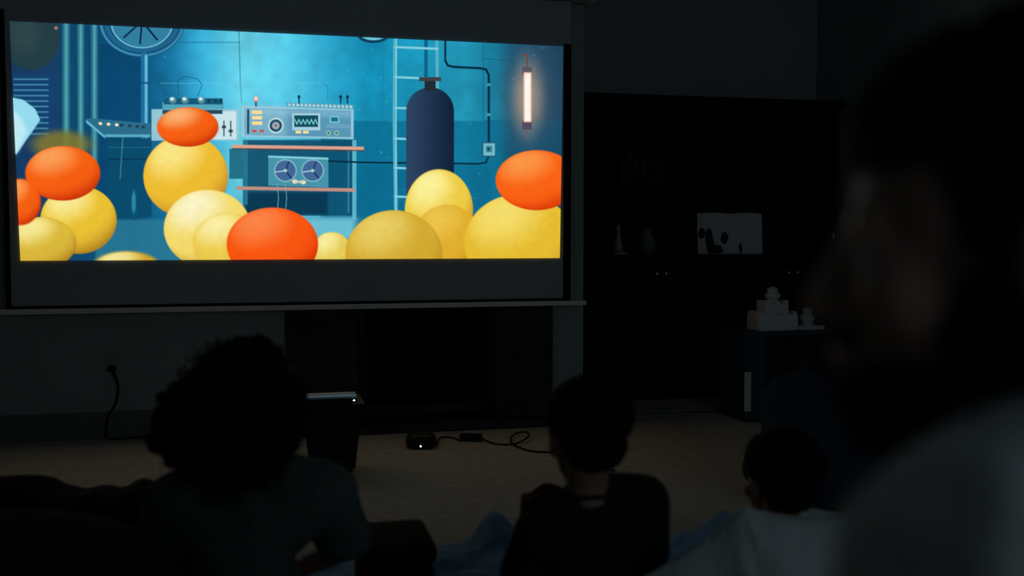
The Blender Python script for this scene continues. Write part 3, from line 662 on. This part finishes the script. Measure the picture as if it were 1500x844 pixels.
def person(name, label, J, skin, shirt_mat, leg_mat, hk, T, vox, root_loc, shirt_fold=.006, shirt_extra=0, sleeve=.75, bare_feet=True):
    """J: joints in world space; T: head transform; hk: head scale; returns the root"""
    root = thing(name, root_loc, label, 'person')
    V_ = {k: Vector(v) for k, v in J.items() if k != 'r'}; r = J['r']
    head_prims_bm = bmesh.new(); bm = head_prims_bm
    head_prims(bm, T, hk)
    hb_ = T @ Vector((0, -.015*hk, -.05*hk))
    chain(bm, [hb_, (hb_+V_['neck'])/2, V_['neck']], [.048*hk, .046*hk, .054*hk])
    def torso(bm, g):
        chain(bm, [V_['pelvis'], V_['waist'], V_['chest'], (V_['chest']+V_['neck'])/2, V_['neck']], [r*1.0+g, r*.86+g, r*.98+g, r*.62+g*.8, .055*hk+g*.4])
        for s in 'LR':
            chain(bm, [V_['chest'], V_['sh'+s]], [r*.75+g, r*.48+g]); chain(bm, [V_['neck'], V_['sh'+s]], [r*.42+g*.4, r*.45+g])
            chain(bm, [V_['waist'], V_['hip'+s]], [r*.75+g, r*.78+g]); chain(bm, [V_['chest'], (V_['chest']+V_['hip'+s])/2], [r*.8+g, r*.75+g])
    torso(bm, 0)
    for s in 'LR':
        sh, el, wr = V_['sh'+s], V_['el'+s], V_['wr'+s]
        chain(bm, [sh, sh.lerp(el, .4), el, el.lerp(wr, .35), wr], [r*.42, r*.38, r*.29, r*.29, r*.18])
        hp, kn, an = V_['hip'+s], V_['kn'+s], V_['an'+s]
        chain(bm, [hp, hp.lerp(kn, .5), kn, kn.lerp(an, .35), an], [r*.72, r*.62, r*.44, r*.42, r*.24])
        toe = V_['toe'+s]; chain(bm, [an, an.lerp(toe, .5), toe], [r*.25, r*.26, r*.18])
        dv = (toe-an).normalized(); sv = dv.cross(Vector((0, 0, 1))).normalized()
        for j in range(5): ell(bm, toe+dv*r*.14+sv*(j-2)*r*.09, (r*.06,)*3, sub=2)
        sgn = 1 if s == 'L' else -1
        hd = V_['hand'+s]-wr
        tw = V_.get('thumb'+s, Vector((0, 0, 1)))
        hand_prims(bm, wr, hd, tw, V_.get('palm'+s, Vector((0, 0, -1))), hk*.92, .55)
    body = link('body', fuse(bm, vox, 3, name='body'), skin, root)
    # eyes, lips
    for s in (-1, 1):
        bm = bmesh.new(); c_ = T @ Vector((s*.030*hk, .0765*hk, .001*hk)); ell(bm, c_, (.0122*hk,)*3, sub=3)
        e_ = obj('eye', bm, M['eye'], root, True)
        bm = bmesh.new(); ell(bm, T @ Vector((s*.030*hk, .0858*hk, .001*hk)), (.0052*hk, .0042*hk, .0052*hk), T.to_3x3()); obj('iris', bm, M['iris'], e_, True)
    # shirt
    g = .010+shirt_extra
    bm = bmesh.new()
    P = [V_['pelvis'], V_['waist'], V_['chest']]; chain(bm, P, [r*1.02+g, r*.90+g*1.3, r*1.0+g])
    ell(bm, (V_['chest']+V_['neck'])/2, (r*.66+g*.8,)*3)
    for s in 'LR':
        chain(bm, [V_['chest'], V_['sh'+s]], [r*.78+g, r*.5+g]); chain(bm, [V_['neck'].lerp(V_['sh'+s], .25), V_['sh'+s]], [r*.42+g*.5, r*.47+g])
        chain(bm, [V_['waist'], V_['hip'+s]], [r*.78+g, r*.76+g]); chain(bm, [V_['chest'], (V_['chest']+V_['hip'+s])/2], [r*.83+g, r*.8+g])
        sh, el = V_['sh'+s], V_['el'+s]; mid = sh.lerp(el, sleeve)
        chain(bm, [sh, sh.lerp(mid, .5), mid], [r*.46+g, r*.46+g, r*.42+g*1.1])
        if sleeve >= 1: chain(bm, [el, el.lerp(V_['wr'+s], .85)], [r*.36+g, r*.24+g*.8])
    link('shirt', fuse(bm, vox*1.15, 6, shirt_fold, 9, 'shirt', len(name)+r*100), shirt_mat, root)
    bm = bmesh.new(); tube(bm, smoothpts([V_['neck']+Vector((math.cos(a)*.052*hk, math.sin(a)*.055*hk, -.012*hk-.012*hk*math.sin(a))) for a in [2*PI*i/12 for i in range(13)]], 2), .006*hk)
    obj('collar', bm, shirt_mat, root, True)
    bm = bmesh.new(); g = .009
    ell(bm, V_['pelvis'], (r*1.05+g, r*.95+g, r*.8+g))
    for s in 'LR':
        hp, kn, an = V_['hip'+s], V_['kn'+s], V_['an'+s]
        chain(bm, [V_['pelvis'], hp], [r*.8+g, r*.74+g]); chain(bm, [hp, hp.lerp(kn, .5), kn, kn.lerp(an, .5), kn.lerp(an, .9)], [r*.74+g, r*.64+g, r*.47+g, r*.4+g, r*.30+g])
    me = fuse(bm, vox*1.15, 5, .005, 10, 'trousers', r*50)
    link('trousers', me, leg_mat, root)
    return root

def seated(cx, cy, Hs, yaw, lean=0, wide=1.0, kn=.29):
    """joints of a child sitting cross-legged on the floor, facing yaw (0 = +Y)"""
    R = Matrix.Rotation(yaw, 3, 'Z'); o = Vector((cx, cy, .016))
    def p(x, y, z): return o+R @ Vector((x*Hs, (y+lean*z)*Hs, z*Hs))
    J = dict(pelvis=p(0, 0, .115), waist=p(0, .0, .28), chest=p(0, .015, .46), neck=p(0, .02, .655))
    for s, sg in (('L', -1), ('R', 1)):
        J['sh'+s] = p(sg*.175*wide, .01, .585); J['el'+s] = p(sg*.255*wide, .10, .35); J['wr'+s] = p(sg*.15, .30, .25); J['hand'+s] = p(sg*.06, .36, .23)
        J['hip'+s] = p(sg*.10, .03, .125); J['kn'+s] = p(sg*kn, .32, .13); J['an'+s] = p(-sg*.02+sg*.06, .44+.04*sg, .055); J['toe'+s] = p(-sg*.14, .47+.05*sg, .05)
        J['thumb'+s] = R @ Vector((0, .6, .6)); J['palm'+s] = Vector((0, 0, -1))
    J['r'] = .118*Hs
    return J
def headT(pos, yaw, pitch=0, roll=0):
    return Matrix.Translation(pos) @ Matrix.Rotation(yaw, 4, 'Z') @ Matrix.Rotation(pitch, 4, 'X') @ Matrix.Rotation(roll, 4, 'Y')
def rdir(i, n):
    z = 1-2*(i+.5)/n; a = i*2.39996; s_ = math.sqrt(1-z*z); return Vector((s_*math.cos(a), s_*math.sin(a), z))

# --- curly-haired child
D1 = 2.0
hc = PD(340, 612, D1); f1 = .12
J = seated(hc.x+.01, hc.y-.02, .745, .12, 0, 1.10)
J['shL'] += Vector((.035, 0, -.015)); J['elL'] += Vector((.05, 0, 0))
J['shR'] += Vector((.03, 0, -.02)); J['elR'] += Vector((.02, 0, .02))
T = headT(Vector((hc.x, hc.y, .59)), .12, .05)
k1 = person('person', 'child with big curly hair in a dark teal shirt seen from behind on the floor', J, M['skin2'], M['teal'], M['jeans'], .86, T, .0042, (hc.x, hc.y, 0), .006, .012)
bm = bmesh.new()
cx, cz = hc.x, hc.z
ell(bm, (cx, hc.y-.035, cz+.012), (.112, .115, .126)); n = 620
ell(bm, (cx+.036, hc.y-.02, cz+.088), (.064, .08, .066)); ell(bm, (cx+.025, hc.y-.06, cz-.065), (.085, .065, .06))
for i in range(n):
    d = rdir(i, n)
    if d.y > .45 and d.z < .35: continue
    rr = 1+.12*noise.noise(d*2.5)+random.uniform(-.05, .08)
    sx = .118 if d.z < .45 else .118-.07*(d.z-.45)
    p_ = Vector((cx+(.034*max(0, d.z)**.7 if d.z > 0 else 0)-(.018 if d.x < -.3 and -.6 < d.z < .3 else 0)+d.x*sx*rr, hc.y-.035+d.y*.118*rr, cz+.006+d.z*(.142 if d.z > 0 else .125)*rr))
    ell(bm, p_, (random.uniform(.009, .019),)*3, sub=1)
hr = link('hair', fuse(bm, .0045, 1, name='hair'), M['hair'], k1)
bm = bmesh.new()
for i in range(420):
    d = rdir(random.randrange(n), n)
    if d.y > .4: continue
    a0 = Vector((cx+d.x*.118, hc.y-.035+d.y*.118, cz+d.z*.14)); u = d.orthogonal().normalized(); v = d.cross(u); rr = random.uniform(.005, .009); ph = random.uniform(0, 6); L_ = random.uniform(.012, .034)
    P = [a0+d*L_*t_/10+(u*math.cos(ph+t_*.9)+v*math.sin(ph+t_*.9))*rr+Vector((0, 0, -.010*(t_/10)**2)) for t_ in range(11)]
    tube(bm, P, .0016, 4, .0008)
c_ = obj('curls', bm, M['hair'], hr, True); c_['kind'] = 'stuff'

def short_hair(root, T, hk, thick, seed, beard=False):
    bm = bmesh.new(); g = 1+thick
    def e(c, r): ell(bm, T @ Vector([x*hk for x in c]), [x*hk for x in r], T.to_3x3(), 4)
    e((0, -.026, .050), (.078*g, .094*g, .076*g)); e((0, .012, .068), (.068*g, .070*g, .056*g)); e((0, -.055, .0), (.067*g, .056*g, .06*g))
    for i in range(260):
        d = rdir(i, 260)
        if d.z < -.35 or (d.y > .3 and d.z < .55): continue
        p_ = T @ (Vector((d.x*.080*g, -.026+d.y*.096*g, .050+d.z*.078*g))*hk)
        ell(bm, p_, (random.uniform(.007, .012)*hk,)*3, sub=1)
    h_ = link('hair', fuse(bm, .004, 2, .003, 40, 'hair', seed), M['hair'], root)
    bm = bmesh.new()
    for i in range(1500):
        d = rdir(i, 1500)
        if d.z < -.4 or (d.y > .35 and d.z < .5): continue
        a0 = T @ (Vector((d.x*.082*g, -.026+d.y*.098*g, .050+d.z*.080*g))*hk); dr = (T.to_3x3() @ d); sd = dr.orthogonal().normalized()
        tp = a0+(dr+Vector((random.uniform(-.4, .4), random.uniform(-.4, .4), random.uniform(-.5, .2)))).normalized()*random.uniform(.005, .012)*hk
        bm.faces.new([bm.verts.new(a0+sd*.0012), bm.verts.new(a0-sd*.0012), bm.verts.new(tp)])
    s_ = obj('hair_strands', bm, M['hair'], h_); s_['kind'] = 'stuff'
# --- short-haired child
D2 = 2.0
hc = PD(857, 632, D2)
J = seated(hc.x+.010, hc.y, .655, -.05, 0, .95, .25)
J['shL'] += Vector((.012, 0, -.035)); J['elL'] += Vector((.03, 0, -.02)); J['shR'] += Vector((0, 0, .022)); J['elR'] += Vector((-.02, 0, .02))
T = headT(Vector((hc.x, hc.y, hc.z-.014)), .10, -.04)
k2 = person('person', 'short-haired child in a charcoal shirt seated in the middle seen from behind', J, M['skin2'], M['navy'], M['jeans'], .88, T, .004, (hc.x, hc.y, 0), .005, .008)
short_hair(k2, T, .91, .06, 4)
# --- small child in white
D3 = 2.1
hc = PD(1140, 700, D3)
J = seated(hc.x, hc.y-.03, .535, .10, 0, 1.0, .24)
T = headT(Vector((hc.x, hc.y, hc.z-.012)), .12, -.10, .05)
k3 = person('person', 'smallest child in a white top with dark hair sitting right on the floor', J, M['skin2'], M['whitecloth'], M['jeans'], .78, T, .004, (hc.x, hc.y, 0), .006, .014)
short_hair(k3, T, .82, .10, 6)
# white blanket draped round the small child's back
ridge = [(905, 858), (930, 836), (965, 808), (1015, 783), (1042, 756), (1062, 738), (1090, 744), (1140, 756), (1190, 752), (1215, 768), (1245, 792), (1275, 830), (1295, 860)]
rp = [PD(u, v, 2.0) for u, v in ridge]
def drape(u, v):
    k = u*(len(rp)-1); i = min(int(k), len(rp)-2); f = k-i; f = f*f*(3-2*f)*.5+f*.5; a = rp[i].lerp(rp[i+1], f)
    out = .13*math.sin(PI*min(1, max(0, u)))
    fo = .020*math.sin(u*34+2*nz(u*5, v*2))*v+.03*nz(u*6, v*2.5, 4)*v
    z = max(.012, a.z*(1-v**1.5)+.010*nz(u*9, v*5)+.01)
    return Vector((a.x+(u-.5)*.10*v, a.y-.075-out*(v**.6)-.14*v*v+fo, z))
tag(obj('white_blanket', sheet(drape, 200, 60, .006), M['whitecloth'], None, True), 'crumpled white blanket draped round the back of the smallest child', 'blanket')
c = PF(1248, 758)
tag(obj('white_napkin', sheet(lambda u, v: Vector((c.x-.09+.18*u, c.y-.05+.1*v, .006+.02*abs(nz(u*4, v*4, 2)))), 14, 10, .002), M['paper'], None, True), 'small white napkin lying on the carpet at the foot of the beanbag', 'napkin')

# --- adult in profile, very near the camera on the right
DA = .60
hc = PD(1490, 366, DA)
yw_ = math.radians(13.7*-1+72)           # facing left across the picture, a little away
T = headT(Vector((hc.x, hc.y, hc.z)), yw_, -.06)
R = Matrix.Rotation(yw_, 3, 'Z'); o = Vector((hc.x, hc.y, 0))-R @ Vector((0, .05, 0))
def p(x, y, z): return o+R @ Vector((x, y, z))
zt = hc.z-.155                            # base of the neck
nk = PD(1545, 705, .61); ch = PD(1575, 1120, .64); shL = PD(1505, 895, .47)
fw = R @ Vector((0, 1, 0)); sd = R @ Vector((1, 0, 0))
J = dict(chest=ch, neck=nk, r=.135, shL=shL)
J['shR'] = Vector((2*nk.x-shL.x, 2*nk.y-shL.y, shL.z)); o = Vector((ch.x, ch.y, 0))-fw*.10
J['waist'] = p(0, 0, .36); J['pelvis'] = p(0, -.02, .15)
for s, sg in (('L', -1), ('R', 1)):
    J['el'+s] = J['sh'+s]+fw*.10+sd*sg*.05-Vector((0, 0, .29)); J['wr'+s] = p(sg*.15, .36, .30); J['hand'+s] = p(sg*.10, .46, .25)
    J['hip'+s] = p(sg*.10, .0, .14); J['kn'+s] = p(sg*.36, .36, .17); J['an'+s] = p(sg*.02, .52+.07*sg, .08); J['toe'+s] = p(-sg*.15, .56+.08*sg, .07)
    J['thumb'+s] = R @ Vector((0, .5, .6)); J['palm'+s] = Vector((0, 0, -1))
ka = person('person', 'bearded adult in a grey shirt in blurred profile at the right edge of the photo', J, M['skin'], M['greyshirt'], M['jeans'], 1.03, T, .005, (o.x, o.y, 0), .006, .012)
short_hair(ka, T, 1.03, .10, 9)
bm = bmesh.new()
def e(c, r): ell(bm, T @ Vector([x*1.03 for x in c]), [x*1.03 for x in r], T.to_3x3(), 3)
e((0, .036, -.072), (.053, .055, .038)); e((0, .076, -.098), (.028, .026, .022))
for s in (-1, 1): e((s*.050, .015, -.045), (.014, .035, .04)); e((s*.05, .0, -.005), (.018, .016, .04))
cap(bm, T @ Vector((-.022, .099, -.047)), T @ Vector((.022, .099, -.047)), .006, .006)
for i in range(300):
    d = rdir(i, 300)
    if d.z > .1 or d.y < -.1: continue
    ell(bm, T @ Vector((d.x*.055, .040+d.y*.066, -.076+d.z*.044)), (random.uniform(.005, .008),)*3, sub=1)
link('beard', fuse(bm, .004, 2, .003, 40, 'beard', 1), M['hair'], ka)
